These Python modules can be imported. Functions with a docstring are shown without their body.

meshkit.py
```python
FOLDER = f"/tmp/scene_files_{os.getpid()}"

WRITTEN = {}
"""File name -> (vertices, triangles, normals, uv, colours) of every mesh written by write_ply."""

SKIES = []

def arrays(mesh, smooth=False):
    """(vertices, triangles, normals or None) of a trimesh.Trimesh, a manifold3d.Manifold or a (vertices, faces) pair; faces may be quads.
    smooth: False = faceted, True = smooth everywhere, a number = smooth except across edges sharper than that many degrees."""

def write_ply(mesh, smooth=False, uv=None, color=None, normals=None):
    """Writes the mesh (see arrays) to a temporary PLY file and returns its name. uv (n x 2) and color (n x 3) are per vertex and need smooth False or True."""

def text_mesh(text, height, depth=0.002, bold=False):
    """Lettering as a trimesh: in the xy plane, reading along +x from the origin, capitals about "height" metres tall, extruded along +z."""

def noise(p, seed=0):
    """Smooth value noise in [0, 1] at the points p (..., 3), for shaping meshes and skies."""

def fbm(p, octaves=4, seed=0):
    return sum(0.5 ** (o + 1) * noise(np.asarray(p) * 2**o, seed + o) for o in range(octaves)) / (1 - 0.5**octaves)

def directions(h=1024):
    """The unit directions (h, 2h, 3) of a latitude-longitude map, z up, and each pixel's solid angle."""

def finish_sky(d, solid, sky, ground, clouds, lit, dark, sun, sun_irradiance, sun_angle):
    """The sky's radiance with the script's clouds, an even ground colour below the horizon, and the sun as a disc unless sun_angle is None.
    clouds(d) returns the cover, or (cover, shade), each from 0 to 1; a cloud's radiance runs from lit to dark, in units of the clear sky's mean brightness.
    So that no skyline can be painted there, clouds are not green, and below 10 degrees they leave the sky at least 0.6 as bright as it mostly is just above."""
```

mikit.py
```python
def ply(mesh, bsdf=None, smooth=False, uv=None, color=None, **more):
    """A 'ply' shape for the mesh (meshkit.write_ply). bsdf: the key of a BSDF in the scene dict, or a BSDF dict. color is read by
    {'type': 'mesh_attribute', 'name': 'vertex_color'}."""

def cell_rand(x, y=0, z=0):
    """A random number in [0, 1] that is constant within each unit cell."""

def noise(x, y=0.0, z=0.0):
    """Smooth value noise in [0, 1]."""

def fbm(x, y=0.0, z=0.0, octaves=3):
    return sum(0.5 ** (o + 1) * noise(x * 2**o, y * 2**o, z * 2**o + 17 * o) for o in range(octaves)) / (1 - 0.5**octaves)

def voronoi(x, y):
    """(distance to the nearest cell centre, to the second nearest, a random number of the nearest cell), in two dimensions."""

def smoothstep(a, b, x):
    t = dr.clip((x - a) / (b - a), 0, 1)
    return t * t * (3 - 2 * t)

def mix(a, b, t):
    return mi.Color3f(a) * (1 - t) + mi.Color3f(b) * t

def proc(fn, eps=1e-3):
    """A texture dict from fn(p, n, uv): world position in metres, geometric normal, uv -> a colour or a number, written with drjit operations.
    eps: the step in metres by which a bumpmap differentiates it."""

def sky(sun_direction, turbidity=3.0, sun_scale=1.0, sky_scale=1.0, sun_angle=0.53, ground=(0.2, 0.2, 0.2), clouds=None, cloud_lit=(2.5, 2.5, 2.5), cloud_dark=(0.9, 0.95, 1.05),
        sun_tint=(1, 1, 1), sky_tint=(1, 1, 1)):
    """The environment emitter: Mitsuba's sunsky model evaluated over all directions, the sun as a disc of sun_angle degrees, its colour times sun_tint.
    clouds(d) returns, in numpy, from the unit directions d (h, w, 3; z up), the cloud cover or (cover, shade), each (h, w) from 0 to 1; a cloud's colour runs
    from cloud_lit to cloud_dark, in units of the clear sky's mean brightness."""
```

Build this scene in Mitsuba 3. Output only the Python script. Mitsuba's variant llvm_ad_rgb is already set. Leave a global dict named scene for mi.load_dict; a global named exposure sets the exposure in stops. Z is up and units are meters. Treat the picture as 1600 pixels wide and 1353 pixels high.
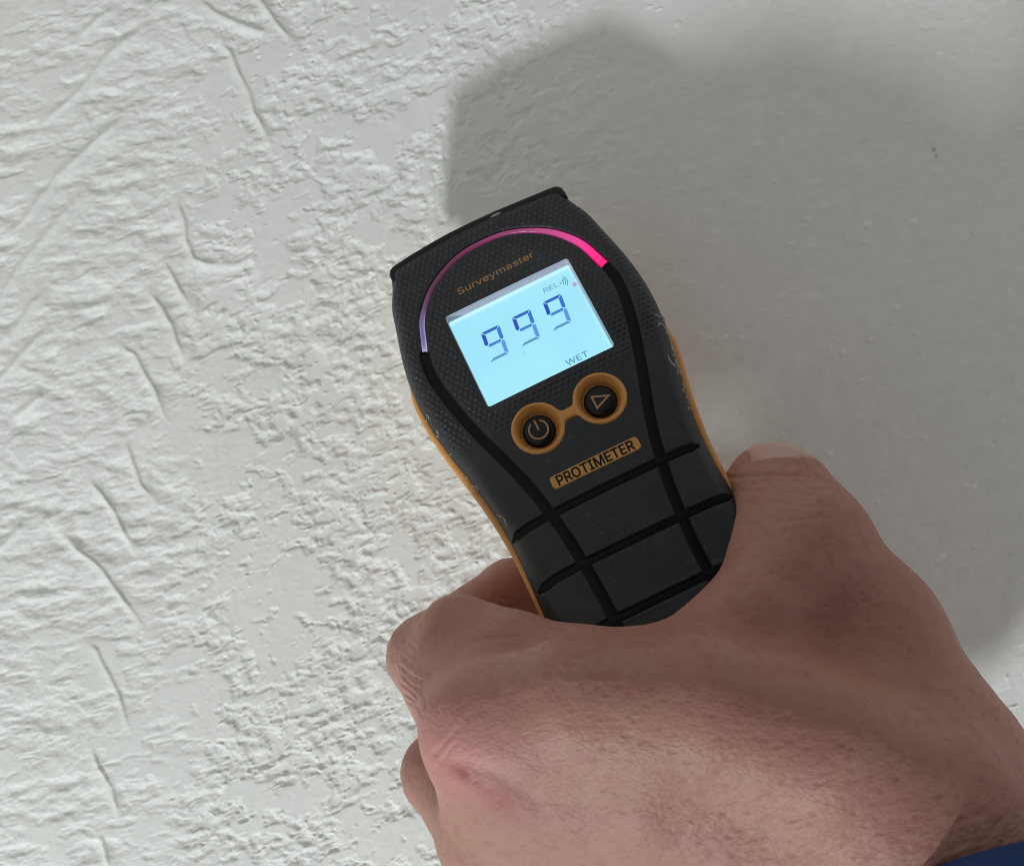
import math
import numpy as np
import trimesh
import shapely
import shapely.geometry as sg
import manifold3d as m3
import drjit as dr
import mitsuba as mi
import mikit
import meshkit
from scipy.interpolate import CubicSpline
from scipy.spatial import cKDTree

T = mi.ScalarTransform4f
scene, labels = {}, {}
rng = np.random.default_rng(7)
MM = 0.001

# ------------------------------------------------------------------ camera, light, exposure
exposure = 0.0
CAM_D = 0.320                                    # metres from the wall (the wall is the plane y = 0)
scene['camera'] = {
    'type': 'thinlens', 'fov': 52.0, 'fov_axis': 'x', 'aperture_radius': 0.0006, 'focus_distance': 0.258,
    'near_clip': 0.01, 'far_clip': 20.0,
    'to_world': T().look_at(origin=[0, -CAM_D, 0], target=[0, 0, 0], up=[0, 0, 1])}
LAMP_DIR = np.array([-0.205, -0.625, -0.79])
LAMP_DIR = LAMP_DIR / np.linalg.norm(LAMP_DIR)
LAMP_AT = 1.5 * LAMP_DIR
LAMP_R = 0.070
LAMP_L = 263.0
ROOM = (0.455, 0.445, 0.415)                      # light of the room around, bounced everywhere
scene['room_light'] = {'type': 'constant', 'sampling_weight': 1.0, 'radiance': {'type': 'rgb', 'value': list(ROOM)}}
scene['lamp'] = {'type': 'sphere', 'center': [float(c) for c in LAMP_AT], 'radius': LAMP_R,
                 'bsdf': {'type': 'diffuse'},
                 'emitter': {'type': 'area', 'sampling_weight': 1.6, 'radiance': {'type': 'rgb', 'value': [LAMP_L * 0.935, LAMP_L * 1.02, LAMP_L * 1.02]}}}
labels['lamp'] = {'label': 'round white lamp behind the viewer, low to the left', 'category': 'lamp'}


def tag(key, label, cat, group=None, kind=None):
    labels[key] = {'label': label, 'category': cat}
    if group:
        labels[key]['group'] = group
    if kind:
        labels[key]['kind'] = kind


def add(name, mesh, bsdf, smooth=True, parent=None, **kw):
    base = parent + '__' + name if parent else name
    key, i = base, 0
    while key in scene:
        i += 1
        key = f'{base}_{i:03d}'
    scene[key] = mikit.ply(mesh, bsdf, smooth, **kw)
    return key


def srgb(r, g, b):
    c = np.array([r, g, b]) / 255.0
    return np.where(c <= 0.04045, c / 12.92, ((c + 0.055) / 1.055) ** 2.4)


def sstep(a, b, x):
    t = np.clip((x - a) / (b - a), 0, 1)
    return t * t * (3 - 2 * t)


def grid_faces(nr, nc):
    i = np.arange(nr - 1)[:, None] * nc + np.arange(nc - 1)[None]
    return np.stack([i, i + 1, i + nc + 1, i + nc], -1).reshape(-1, 4)


def tri(f):
    return np.vstack([f[:, [0, 1, 2]], f[:, [0, 2, 3]]])


def poly_dist(p, line):
    """(distance, arc position 0..1, signed side) of the points p (n, 2) to a polyline."""
    line = np.asarray(line, float)
    seg = np.linalg.norm(np.diff(line, axis=0), axis=1)
    cum = np.concatenate([[0], np.cumsum(seg)])
    best, arc, side = np.full(len(p), 1e9), np.zeros(len(p)), np.zeros(len(p))
    for a, b, L, c in zip(line[:-1], line[1:], seg, cum):
        d = (b - a) / L
        q = p - a
        t = np.clip(q @ d, 0, L)
        off = q - t[:, None] * d
        dist = np.sqrt((off ** 2).sum(1))
        m = dist < best
        best[m], arc[m] = dist[m], (c + t[m]) / cum[-1]
        side[m] = np.sign(d[0] * q[m, 1] - d[1] * q[m, 0])
    return best, arc, side


# ------------------------------------------------------------------ materials
def wall_color(p, n, uv):
    a = mikit.fbm(p.x * 25, p.z * 25, 3.0, 3)
    b = mikit.fbm(p.x * 400, p.z * 400, 9.0, 3)
    c = mikit.mix((0.735, 0.745, 0.715), (0.79, 0.795, 0.775), a)
    c = c * (0.95 + 0.09 * b)
    x, z = p.x * 1000 + 0.5 * b, p.z * 1000
    spot = dr.maximum(dr.exp(-(dr.square((x - 128.9) / 0.55) + dr.square((z - 86.2) / 0.7))), 0.7 * dr.exp(-(dr.square((x - 129.6) / 0.4) + dr.square((z - 84.4) / 0.8))))
    return mikit.mix(c, (0.28, 0.20, 0.14), 0.7 * spot)


def wall_bump(p, n, uv):
    return mikit.fbm(p.x * 900, p.z * 900, 5.0, 3) * 0.00016 + mikit.noise(p.x * 3200, p.z * 3200, 2.0) * 0.00003


scene['m_wall'] = {'type': 'twosided', 'bsdf': {'type': 'bumpmap', 'arbitrary': {**mikit.proc(wall_bump, 6e-5)}, 'scale': 1.0,
                   'bsdf': {'type': 'principled', 'base_color': mikit.proc(wall_color), 'roughness': 0.55, 'specular': 0.3}}}


def rubber_color(p, n, uv):
    a = mikit.fbm(p.x * 300, p.y * 300, p.z * 300, 3)
    b = mikit.smoothstep(0.72, 0.80, mikit.fbm(p.x * 900, p.y * 900, p.z * 900, 2)) + 0.5 * mikit.smoothstep(0.5, 0.75, mikit.fbm(p.x * 90, p.y * 90, p.z * 90, 3))
    return mikit.mix((0.0125, 0.0145, 0.0175), (0.0195, 0.022, 0.026), a) + mi.Color3f(0.011, 0.012, 0.013) * b


def rubber_bump(p, n, uv):
    return mikit.fbm(p.x * 2600, p.y * 2600, p.z * 2600, 2) * 0.00010


scene['m_rubber'] = {'type': 'twosided', 'bsdf': {'type': 'bumpmap', 'arbitrary': mikit.proc(rubber_bump, 4e-5), 'scale': 1.0,
                     'bsdf': {'type': 'principled', 'base_color': mikit.proc(rubber_color), 'roughness': 0.45, 'specular': 0.45}}}
scene['m_gloss_black'] = {'type': 'twosided', 'bsdf': {'type': 'principled', 'base_color': {'type': 'rgb', 'value': [0.007, 0.0075, 0.009]}, 'roughness': 0.3, 'specular': 0.3}}
scene['m_inlay'] = {'type': 'twosided', 'bsdf': {'type': 'principled', 'base_color': {'type': 'rgb', 'value': [0.002, 0.002, 0.002]}, 'roughness': 0.35, 'specular': 0.2}}


def orange_color(p, n, uv):
    a = mikit.fbm(p.x * 500, p.y * 500, p.z * 500, 3)
    return mikit.mix((0.55, 0.255, 0.060), (0.64, 0.305, 0.085), a)


scene['m_orange'] = {'type': 'twosided', 'bsdf': {'type': 'principled', 'base_color': mikit.proc(orange_color), 'roughness': 0.38, 'specular': 0.5}}
scene['m_badge'] = {'type': 'twosided', 'bsdf': {'type': 'principled', 'base_color': {'type': 'rgb', 'value': [0.52, 0.27, 0.07]}, 'roughness': 0.35, 'specular': 0.5}}
scene['m_print'] = {'type': 'twosided', 'bsdf': {'type': 'principled', 'base_color': {'type': 'rgb', 'value': [0.36, 0.17, 0.06]}, 'roughness': 0.5}}
scene['m_icon'] = {'type': 'twosided', 'bsdf': {'type': 'principled', 'base_color': {'type': 'rgb', 'value': [0.42, 0.25, 0.14]}, 'roughness': 0.5}}
scene['m_frame'] = {'type': 'twosided', 'bsdf': {'type': 'principled', 'base_color': {'type': 'rgb', 'value': [0.40, 0.36, 0.44]}, 'roughness': 0.22, 'specular': 0.6}}
scene['m_pipe'] = {'type': 'twosided', 'bsdf': {'type': 'principled', 'base_color': {'type': 'rgb', 'value': [0.035, 0.02, 0.03]}, 'roughness': 0.25, 'specular': 0.6}}
scene['m_lcd'] = {'type': 'diffuse', 'reflectance': {'type': 'rgb', 'value': [0.06, 0.06, 0.06]}}


def skin_xy(p):
    c, s_ = math.cos(math.radians(24)), math.sin(math.radians(24))
    x, z = p.x * 1000, p.z * 1000
    return x, z, c * x + s_ * z, -s_ * x + c * z


def skin_color(p, n, uv):
    x, z, a, b = skin_xy(p)
    y = p.y * 1000
    big = mikit.fbm(x / 14, y / 14, z / 14, 3)
    c = mikit.mix((0.372, 0.180, 0.146), (0.398, 0.210, 0.163), mikit.smoothstep(0.3, 0.7, big))
    tan = dr.exp(-(dr.square((x - 28) / 18) + dr.square((z + 62) / 9))) + 0.7 * dr.exp(-(dr.square((x - 70) / 14) + dr.square((z + 50) / 9)))
    c = mikit.mix(c, (0.335, 0.188, 0.112), 0.5 * tan)
    mot = mikit.fbm(x / 2.2 + 9, y / 2.2, z / 2.2, 3)
    c = mikit.mix(c, (0.35, 0.150, 0.130), 0.55 * mikit.smoothstep(0.45, 0.75, mot))
    red = dr.exp(-(dr.square((x + 10) / 11) + dr.square((z + 61) / 9)))
    c = mikit.mix(c, (0.56, 0.255, 0.24), 0.8 * red)
    # scuffed red streak over the knuckle
    u = (x + 10.5) * 0.80 - (z + 65) * 0.60
    w = (x + 10.5) * 0.60 + (z + 65) * 0.80
    streak = mikit.smoothstep(-3, 1, u) * mikit.smoothstep(22, 8, u) * dr.exp(-dr.square(w / (1.3 + 0.09 * dr.maximum(u, 0))))
    c = mikit.mix(c, (0.36, 0.12, 0.105), 0.95 * streak * (0.5 + mikit.fbm(x / 1.5, z / 1.5, 4.0, 2)))
    d, _, r = mikit.voronoi(a / 3.3, b / 2.1)
    pit = mikit.smoothstep(0.30, 0.04, d) * mikit.smoothstep(0.2, 0.9, r)
    c = mikit.mix(c, (0.30, 0.14, 0.115), 0.42 * pit * mikit.smoothstep(8, 26, x))
    return c


def skin_bump(p, n, uv):
    x, z, a, b = skin_xy(p)
    y = p.y * 1000
    d, _, r = mikit.voronoi(a / 3.3, b / 2.1)
    keep = mikit.smoothstep(0.2, 0.9, r) * mikit.smoothstep(0, 22, x)
    pit = -0.13 * mikit.smoothstep(0.42, 0.0, d) * keep
    d2, e2, _ = mikit.voronoi(a / 1.35 + 5, b / 0.95)
    goose = 0.028 * mikit.smoothstep(0.0, 0.45, e2 - d2)
    lines = mikit.fbm(a / 3.4 + 0.5 * mikit.noise(x / 2, z / 2), b / 0.95, 2.0, 2)
    low = mikit.smoothstep(10, 50, x) * mikit.smoothstep(-58, -76, z)
    fine = mikit.fbm(x / 0.75, y / 0.75, z / 0.75, 3)
    return (pit + goose + lines * (0.09 + 0.26 * low) + 0.10 * fine) * 0.001


def sleeve_bump(p, n, uv):
    return 0.00006 * (dr.sin(p.x * 5200) * dr.sin(p.z * 5200)) + 0.0001 * mikit.fbm(p.x * 800, p.y * 800, p.z * 800, 2)


scene['m_skin'] = {'type': 'twosided', 'bsdf': {'type': 'bumpmap', 'arbitrary': mikit.proc(skin_bump, 6e-5), 'scale': 1.0,
                   'bsdf': {'type': 'principled', 'base_color': mikit.proc(skin_color), 'roughness': 0.5, 'specular': 0.28}}}
scene['m_hair'] = {'type': 'twosided', 'bsdf': {'type': 'principled', 'base_color': {'type': 'rgb', 'value': [0.22, 0.13, 0.09]}, 'roughness': 0.35, 'specular': 0.6}}
scene['m_nail'] = {'type': 'twosided', 'bsdf': {'type': 'principled', 'base_color': {'type': 'rgb', 'value': [0.50, 0.31, 0.27]}, 'roughness': 0.3, 'specular': 0.5}}
scene['m_sleeve'] = {'type': 'twosided', 'bsdf': {'type': 'bumpmap', 'arbitrary': mikit.proc(sleeve_bump, 6e-5), 'scale': 1.0,
                     'bsdf': {'type': 'principled', 'base_color': {'type': 'rgb', 'value': [0.006, 0.031, 0.13]}, 'roughness': 0.75, 'sheen': 0.1}}}
scene['m_dust'] = {'type': 'twosided', 'bsdf': {'type': 'diffuse', 'reflectance': {'type': 'rgb', 'value': [0.46, 0.44, 0.40]}}}

# ------------------------------------------------------------------ wall: trowelled plaster, real relief
DARK_RIDGES = [
    [(-89.5, 119.9), (-85.8, 116.0), (-82.9, 109.3), (-80.0, 103.5), (-78.5, 97.6), (-75.6, 92.6), (-73.4, 88.1)],
    [(-78.0, 133.5), (-72.0, 125.3), (-66.9, 118.9)],
    [(-102.2, 71.3), (-99.7, 64.7), (-99.3, 58.8), (-96.8, 53.0), (-92.7, 51.6), (-87.4, 51.2)],
    [(-105.9, 52.2), (-101.9, 45.0), (-98.3, 38.3)],
    [(-110.6, 43.2), (-106.6, 38.1), (-103.6, 33.1), (-101.6, 27.0), (-99.1, 21.9)],
    [(-120.8, 27.0), (-114.7, 24.0), (-112.2, 19.0), (-108.7, 13.4), (-106.1, 6.3), (-104.2, 1.9)],
    [(-117.7, -2.2), (-115.7, -7.7), (-113.2, -15.3), (-109.2, -20.6)],
    [(-129.3, -13.8), (-124.9, -18.8), (-121.3, -23.4), (-117.7, -30.9), (-115.2, -35.6)],
    [(-135.9, -32.0), (-132.9, -34.8), (-124.9, -41.1), (-121.7, -46.1), (-116.7, -52.7), (-110.8, -61.0)],
    [(-130.5, -63.2), (-126.4, -66.1), (-123.5, -71.9), (-119.5, -80.1), (-117.1, -88.2), (-116.0, -92.9)],
    [(-128.8, -94.6), (-125.8, -101.5), (-121.8, -108.0), (-119.5, -118.4)],
    [(-125.2, -121.9), (-122.4, -133.3)]]
LIT_RIDGES = [
    [(-113.0, 123.2), (-122.4, 115.2), (-131.9, 103.5), (-143.6, 93.9)],
    [(-118.0, 96.1), (-129.0, 86.6), (-138.5, 77.8), (-146.5, 66.8), (-152.4, 61.0)],
    [(-132.7, 71.3), (-141.4, 60.3), (-148.8, 51.5), (-158.0, 37.4)],
    [(-121.7, 129.1), (-131.3, 121.1)],
    [(-95.4, 132.0), (-90.2, 127.7), (-82.9, 124.4), (-73.4, 121.1)],
    [(-143.4, 42.2), (-149.5, 33.7), (-157.0, 25.7)],
    [(-142.4, 30.5), (-148.5, 24.5), (-157.0, 14.9)],
    [(-142.4, 11.4), (-150.6, 5.4)],
    [(-148.5, -28.0), (-157.0, -36.4)]]


def wall_height(x, z):
    """Height in mm above the wall plane at x, z in mm: flat trowelled plateaus, torn pitted zones between them, trowel ridges."""
    P3 = lambda a, b, c: np.stack([a, b, np.full_like(a, c)], -1)
    wx = (meshkit.fbm(P3(x / 5, z / 5, 1.3), 2, 3) - 0.5) * 3.2
    wz = (meshkit.fbm(P3(x / 5, z / 5, 7.7), 2, 4) - 0.5) * 3.2
    left = sstep(-80, -118, x + 6 * (meshkit.noise(P3(z / 14, z * 0, 0.5), 5) - 0.5))
    right = sstep(-8, 42, x)
    c, s = math.cos(math.radians(24)), math.sin(math.radians(24))
    along, across = c * (x + wx) + s * (z + wz), -s * (x + wx) + c * (z + wz)
    torn = meshkit.fbm(P3(along / 3.5, across / 2.25, 0.2), 3, 11)
    patch = meshkit.fbm(P3(along / 15, across / 11, 3.1), 3, 12)
    cut = torn - 0.425 - (patch - 0.5) * 1.05 - 0.06 * right
    k = 0.03
    soft = 0.5 * (cut + np.sqrt(cut * cut + k * k * 0.1))
    # a few separate raised grains at the rims of the pits
    grain = sstep(0.62, 0.72, meshkit.noise(P3(along / 1.7, across / 1.2, 5.5), 14)) * sstep(-0.10, 0.04, cut)
    h_mid = -3.5 * np.minimum(soft, 0.34) + 0.42 * grain
    a2, b2 = math.cos(math.radians(10)) * x + math.sin(math.radians(10)) * z, -math.sin(math.radians(10)) * x + math.cos(math.radians(10)) * z
    wave = meshkit.fbm(P3((a2 + wx * 0.6) / 8.5, (b2 + wz * 0.6) / 3.0, 8.8), 4, 15)
    h_left = -3.0 * np.maximum(wave - 0.44 - 0.5 * (patch - 0.5), 0) - 1.5 * np.maximum(cut, 0)
    h = h_mid * (1 - left) + h_left * left
    pock = sstep(0.80, 0.88, meshkit.noise(P3(along / 1.9, across / 1.6, 4.5), 19)) * sstep(0.42, 0.55, meshkit.noise(P3(x / 22, z / 22, 1.5), 20))
    flake = sstep(0.72, 0.80, meshkit.noise(P3(along / 2.6, across / 1.5, 9.5), 18)) * sstep(0.45, 0.6, patch)
    h = h * (1 - 0.78 * right) + 0.50 * flake * right - 0.45 * pock * right
    h += 0.9 * (meshkit.fbm(P3(x / 45, z / 45, 2.2), 2, 16) - 0.5)
    p = np.stack([x, z], -1)
    near = np.flatnonzero(x < -55)
    q = p[near] + np.stack([wx[near], wz[near]], -1) * 0.22
    for line in DARK_RIDGES:
        d, arc, side = poly_dist(q, line)
        w = np.where(side > 0, 0.42, 1.5)              # steep on the upper right, easy on the lower left
        taper = sstep(0.0, 0.18, arc) * sstep(1.0, 0.72, arc)
        amt = 0.72 * (0.75 + 0.5 * meshkit.noise(np.stack([arc * 9, arc * 0, arc * 0], -1), len(line)))
        h[near] = np.maximum(h[near], h[near] * (1 - np.exp(-(d / 1.6) ** 2)) + 0) + amt * taper * np.exp(-(d / w) ** 2)
    for line in LIT_RIDGES:
        d, arc, side = poly_dist(q, line)
        w = np.where(side > 0, 0.85, 1.5)
        taper = sstep(-0.05, 0.15, arc) * sstep(1.05, 0.8, arc)
        h[near] = h[near] * (1 - 0.7 * np.exp(-(d / 2.0) ** 2)) + 0.95 * taper * np.exp(-(d / w) ** 2)
    return h


xs = np.concatenate([np.arange(-166, 14, 0.335), np.arange(14, 166, 0.56)])
zs = np.arange(-138, 138.2, 0.345)
gx, gz = np.meshgrid(xs, zs)
h = wall_height(gx.ravel(), gz.ravel()).reshape(gx.shape)
wv = np.stack([gx, -h, gz], -1).reshape(-1, 3) * MM
parts = [trimesh.Trimesh(wv, tri(grid_faces(*gx.shape)), process=False)]           # counter-clockwise seen from -y
X0, X1, Z0, Z1, XO, ZO = xs[0], xs[-1], zs[0], zs[-1], 430.0, 390.0
for xa, xb, za, zb in [(-XO, X0 + 3, -ZO, ZO), (X1 - 3, XO, -ZO, ZO), (X0, X1, Z1 - 3, ZO), (X0, X1, -ZO, Z0 + 3)]:   # the wall goes on, coarser
    qx, qz = np.meshgrid(np.linspace(xa, xb, int((xb - xa) / 1.45) + 2), np.linspace(za, zb, int((zb - za) / 1.45) + 2))
    qh = wall_height(qx.ravel(), qz.ravel()).reshape(qx.shape)
    qe = sstep(0, 12, np.minimum(XO - np.abs(qx), ZO - np.abs(qz)))
    inside = (qx > X0) & (qx < X1) & (qz > Z0) & (qz < Z1)
    parts.append(trimesh.Trimesh(np.stack([qx, -(qh * qe - 0.03 - 0.5 * inside), qz], -1).reshape(-1, 3) * MM, tri(grid_faces(*qx.shape)), process=False))
fx, fz = np.array([-1600, -XO + 2, XO - 2, 1600.0]), np.array([-1500, -ZO + 2, ZO - 2, 1500.0])
bx_, bz_ = np.meshgrid(fx, fz)
bf_ = np.delete(grid_faces(4, 4), 4, axis=0)
parts.append(trimesh.Trimesh(np.stack([bx_, 0 * bx_ + 0.12, bz_], -1).reshape(-1, 3) * MM, tri(bf_), process=False))
add('wall', trimesh.util.concatenate(parts), 'm_wall', True)
tag('wall', 'off-white trowelled plaster wall with pitted patches and long trowel ridges', 'wall', kind='structure')

# ------------------------------------------------------------------ moisture meter
M_O = np.array([-10.1965, -46.0, 53.9800])
M_X = np.array([0.89955778, 0.0, 0.43680179])
M_Y = np.array([0.41045942, -0.34202014, -0.84530781])
M_N = np.array([-0.14939501, -0.93969262, 0.30766688])
METER = 'moisture_meter'
tag(METER, 'black and orange handheld meter with lit blue screen reading 999, gripped by the hand', 'moisture meter')


def W(u, v, k):
    u, v, k = np.broadcast_arrays(np.asarray(u, float), np.asarray(v, float), np.asarray(k, float))
    return (M_O + u[..., None] * M_X + v[..., None] * M_Y + k[..., None] * M_N).reshape(-1, 3) * MM


def local(mesh, u0, v0, k0, su=1.0, sv=1.0):
    """A mesh drawn in mm in the xy plane (x right, y up, z out of the face), laid on the meter's face."""
    v, f, _ = meshkit.arrays(mesh)
    return W(u0 + v[:, 0] * su, v0 - v[:, 1] * sv, k0 + v[:, 2]), f


def mpart(name, mesh, bsdf, smooth=True, **kw):
    p = kw.pop('parent', METER)
    return add(name, mesh, bsdf, smooth, p, **kw)


HALF = CubicSpline([-3, 0, 3, 8, 13.5, 20, 26, 33, 37, 43, 50, 57, 64, 71, 77, 85, 92, 100, 109, 116, 122], [25.6, 26.1, 26.9, 28.6, 29.9, 31.3, 32.4, 33.05, 33.1, 32.7, 31.7, 30.2, 28.6, 27.3, 26.6, 26.3, 26.5, 26.6, 25.4, 21.0, 15.0])
HALF_O = CubicSpline([0, 20, 30, 36, 42, 48, 54, 60, 66, 72, 78, 90, 100, 109, 116, 122], [25.0, 31.6, 34.2, 34.7, 34.7, 34.1, 33.2, 32.0, 30.7, 29.7, 28.8, 28.0, 27.9, 26.2, 21.6, 15.5])
ARC = np.array([(0, 5.25), (5, 5.55), (9.5, 6.8), (13.5, 8.7), (17.3, 11.3), (20.6, 14.9), (22.6, 18), (24, 21.8), (25.4, 26.3)])
ARC = np.vstack([ARC[:0:-1] * [-1, 1], ARC])
sp = np.concatenate([[0], np.cumsum(np.linalg.norm(np.diff(ARC, axis=0), axis=1))])
PIPE = CubicSpline(sp, ARC)(np.linspace(0, sp[-1], 140))
GR = np.array([(25.4, 26.3), (26.0, 28.8), (26.2, 33), (25.7, 37.5), (24.6, 42.8), (22.6, 50.5), (20.1, 58.5), (17.5, 66.5), (15.6, 73.5), (14.5, 78.9), (13.6, 84), (12.8, 91), (12.2, 98), (12, 105), (12, 114)])
sg_ = np.concatenate([[0], np.cumsum(np.linalg.norm(np.diff(GR, axis=0), axis=1))])
GROOVE_R = CubicSpline(sg_, GR)(np.linspace(0, sg_[-1], 80))
GROOVE_L = GROOVE_R * [-1, 1]
CROSS = [np.array([(-25.2, 80.2), (-21.5, 79.5), (-15, 79.0), (0, 78.8), (15, 78.9), (20.5, 79.0), (23.6, 79.4)]),
         np.array([(-24.6, 94.2), (-20, 93.2), (-13, 92.9), (0, 92.9), (13, 93.0), (20, 93.1), (25.0, 93.6)]),
         np.array([(-24.6, 108.3), (-12, 107.6), (12, 107.6), (24.6, 108.3)])]
SCREEN = (-17.0, 17.7, 20.25, 47.6, 0.8)               # u0, u1, v0, v1, corner radius
BTN = [(-8.25, 58.2), (8.4, 58.2)]
ring_poly = shapely.union_all([sg.Point(*c).buffer(6.75, 48) for c in BTN] + [sg.box(-3, 56.75, 3, 59.65)])
BEZEL = ring_poly.buffer(1.3, 24).buffer(-1.3, 24)
BADGE = sg.box(-10.3, 71.7, 10.9, 73.1).buffer(1.05, 24)


def box_sdf(u, v, r=SCREEN):
    cu, cv, hu, hv = (r[0] + r[1]) / 2, (r[2] + r[3]) / 2, (r[1] - r[0]) / 2 - r[4], (r[3] - r[2]) / 2 - r[4]
    du, dv = np.abs(u - cu) - hu, np.abs(v - cv) - hv
    return np.hypot(np.maximum(du, 0), np.maximum(dv, 0)) + np.minimum(np.maximum(du, dv), 0) - r[4]


R_SIDE, DROP, ARC_L = 4.2, 7.0, 8.6
vrows = np.concatenate([np.arange(0, 112, 0.21), np.arange(112, 122, 1.0)])
ncol = 331
S = np.linspace(-1, 1, ncol)
VV, SS = np.meshgrid(vrows, S, indexing='ij')
wid = HALF(VV)
q = np.abs(SS) * (wid - R_SIDE + ARC_L)
th = np.clip((q - (wid - R_SIDE)) / ARC_L, 0, 1) * np.pi / 2
UU = np.sign(SS) * np.where(q < wid - R_SIDE, q, wid - R_SIDE + R_SIDE * np.sin(th))
KK = -DROP * (1 - np.cos(th)) - 0.55 * (UU / 30) ** 2          # the face is very slightly crowned
VV = VV + (0.15 + 2.1 * (UU / 25.5) ** 2) * np.clip(1 - VV / 9, 0, 1)
u, v = UU.ravel(), VV.ravel()
pts = np.stack([u, v], -1)
disp = np.zeros(len(u))
face = np.cos(th).ravel() ** 2
dp, arcp, _ = poly_dist(pts, PIPE)
pw = 0.85 + 0.45 * sstep(0.6, 1.0, arcp)
dmin = dp - pw
disp -= 1.1 * sstep(pw + 0.12, pw - 0.25, dp)
for line, hw, dep in [(GROOVE_L, 1.22, 1.5), (GROOVE_R, 1.22, 1.5)] + [(c, 0.95, 1.15) for c in CROSS]:
    d, arc, _ = poly_dist(pts, line)
    if len(line) < 20:
        d = d + 0.5 * sstep(0.94, 1.0, np.abs(2 * arc - 1))
    disp = np.minimum(disp, -dep * sstep(hw + 0.25, hw - 0.35, d))
    disp += 0.05 * np.exp(-((d - hw - 0.55) / 0.4) ** 2)        # soft raised lip
    dmin = np.minimum(dmin, d - hw)
# small staggered scales moulded into the upper half
row = np.floor(v / 1.28)
cu = (u / 1.62 + 0.5 * (row % 2)) % 1.0 - 0.5
cv = (v / 1.28) % 1.0 - 0.5
bump = np.clip(1 - (cu / 0.47) ** 2 - (cv / 0.44) ** 2, 0, 1) ** 0.6
jit = 0.75 + 0.5 * meshkit.noise(np.stack([np.floor(u / 1.62 + 0.5 * (row % 2)), row, row * 0], -1) + 0.5, 2)
keep = sstep(56, 47, v + 0.12 * u) * sstep(0.25, 0.9, dmin) * sstep(1.0, 1.8, v) * sstep(0.5, 1.2, box_sdf(u, v))
txt = sstep(0.1, 0.8, box_sdf(u, v, (-11.6, 11.2, 14.3, 17.2, 0.3)))
disp += 0.34 * bump * jit * keep * (0.25 + 0.75 * txt) * np.clip(face * 1.5, 0, 1)
disp += 0.03 * (meshkit.fbm(np.stack([u / 1.2, v / 1.2, u * 0], -1), 3, 6) - 0.5)
P2 = shapely.points(u, v)
near = np.flatnonzero((v > 50) & (v < 76) & (np.abs(u) < 17))
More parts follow.
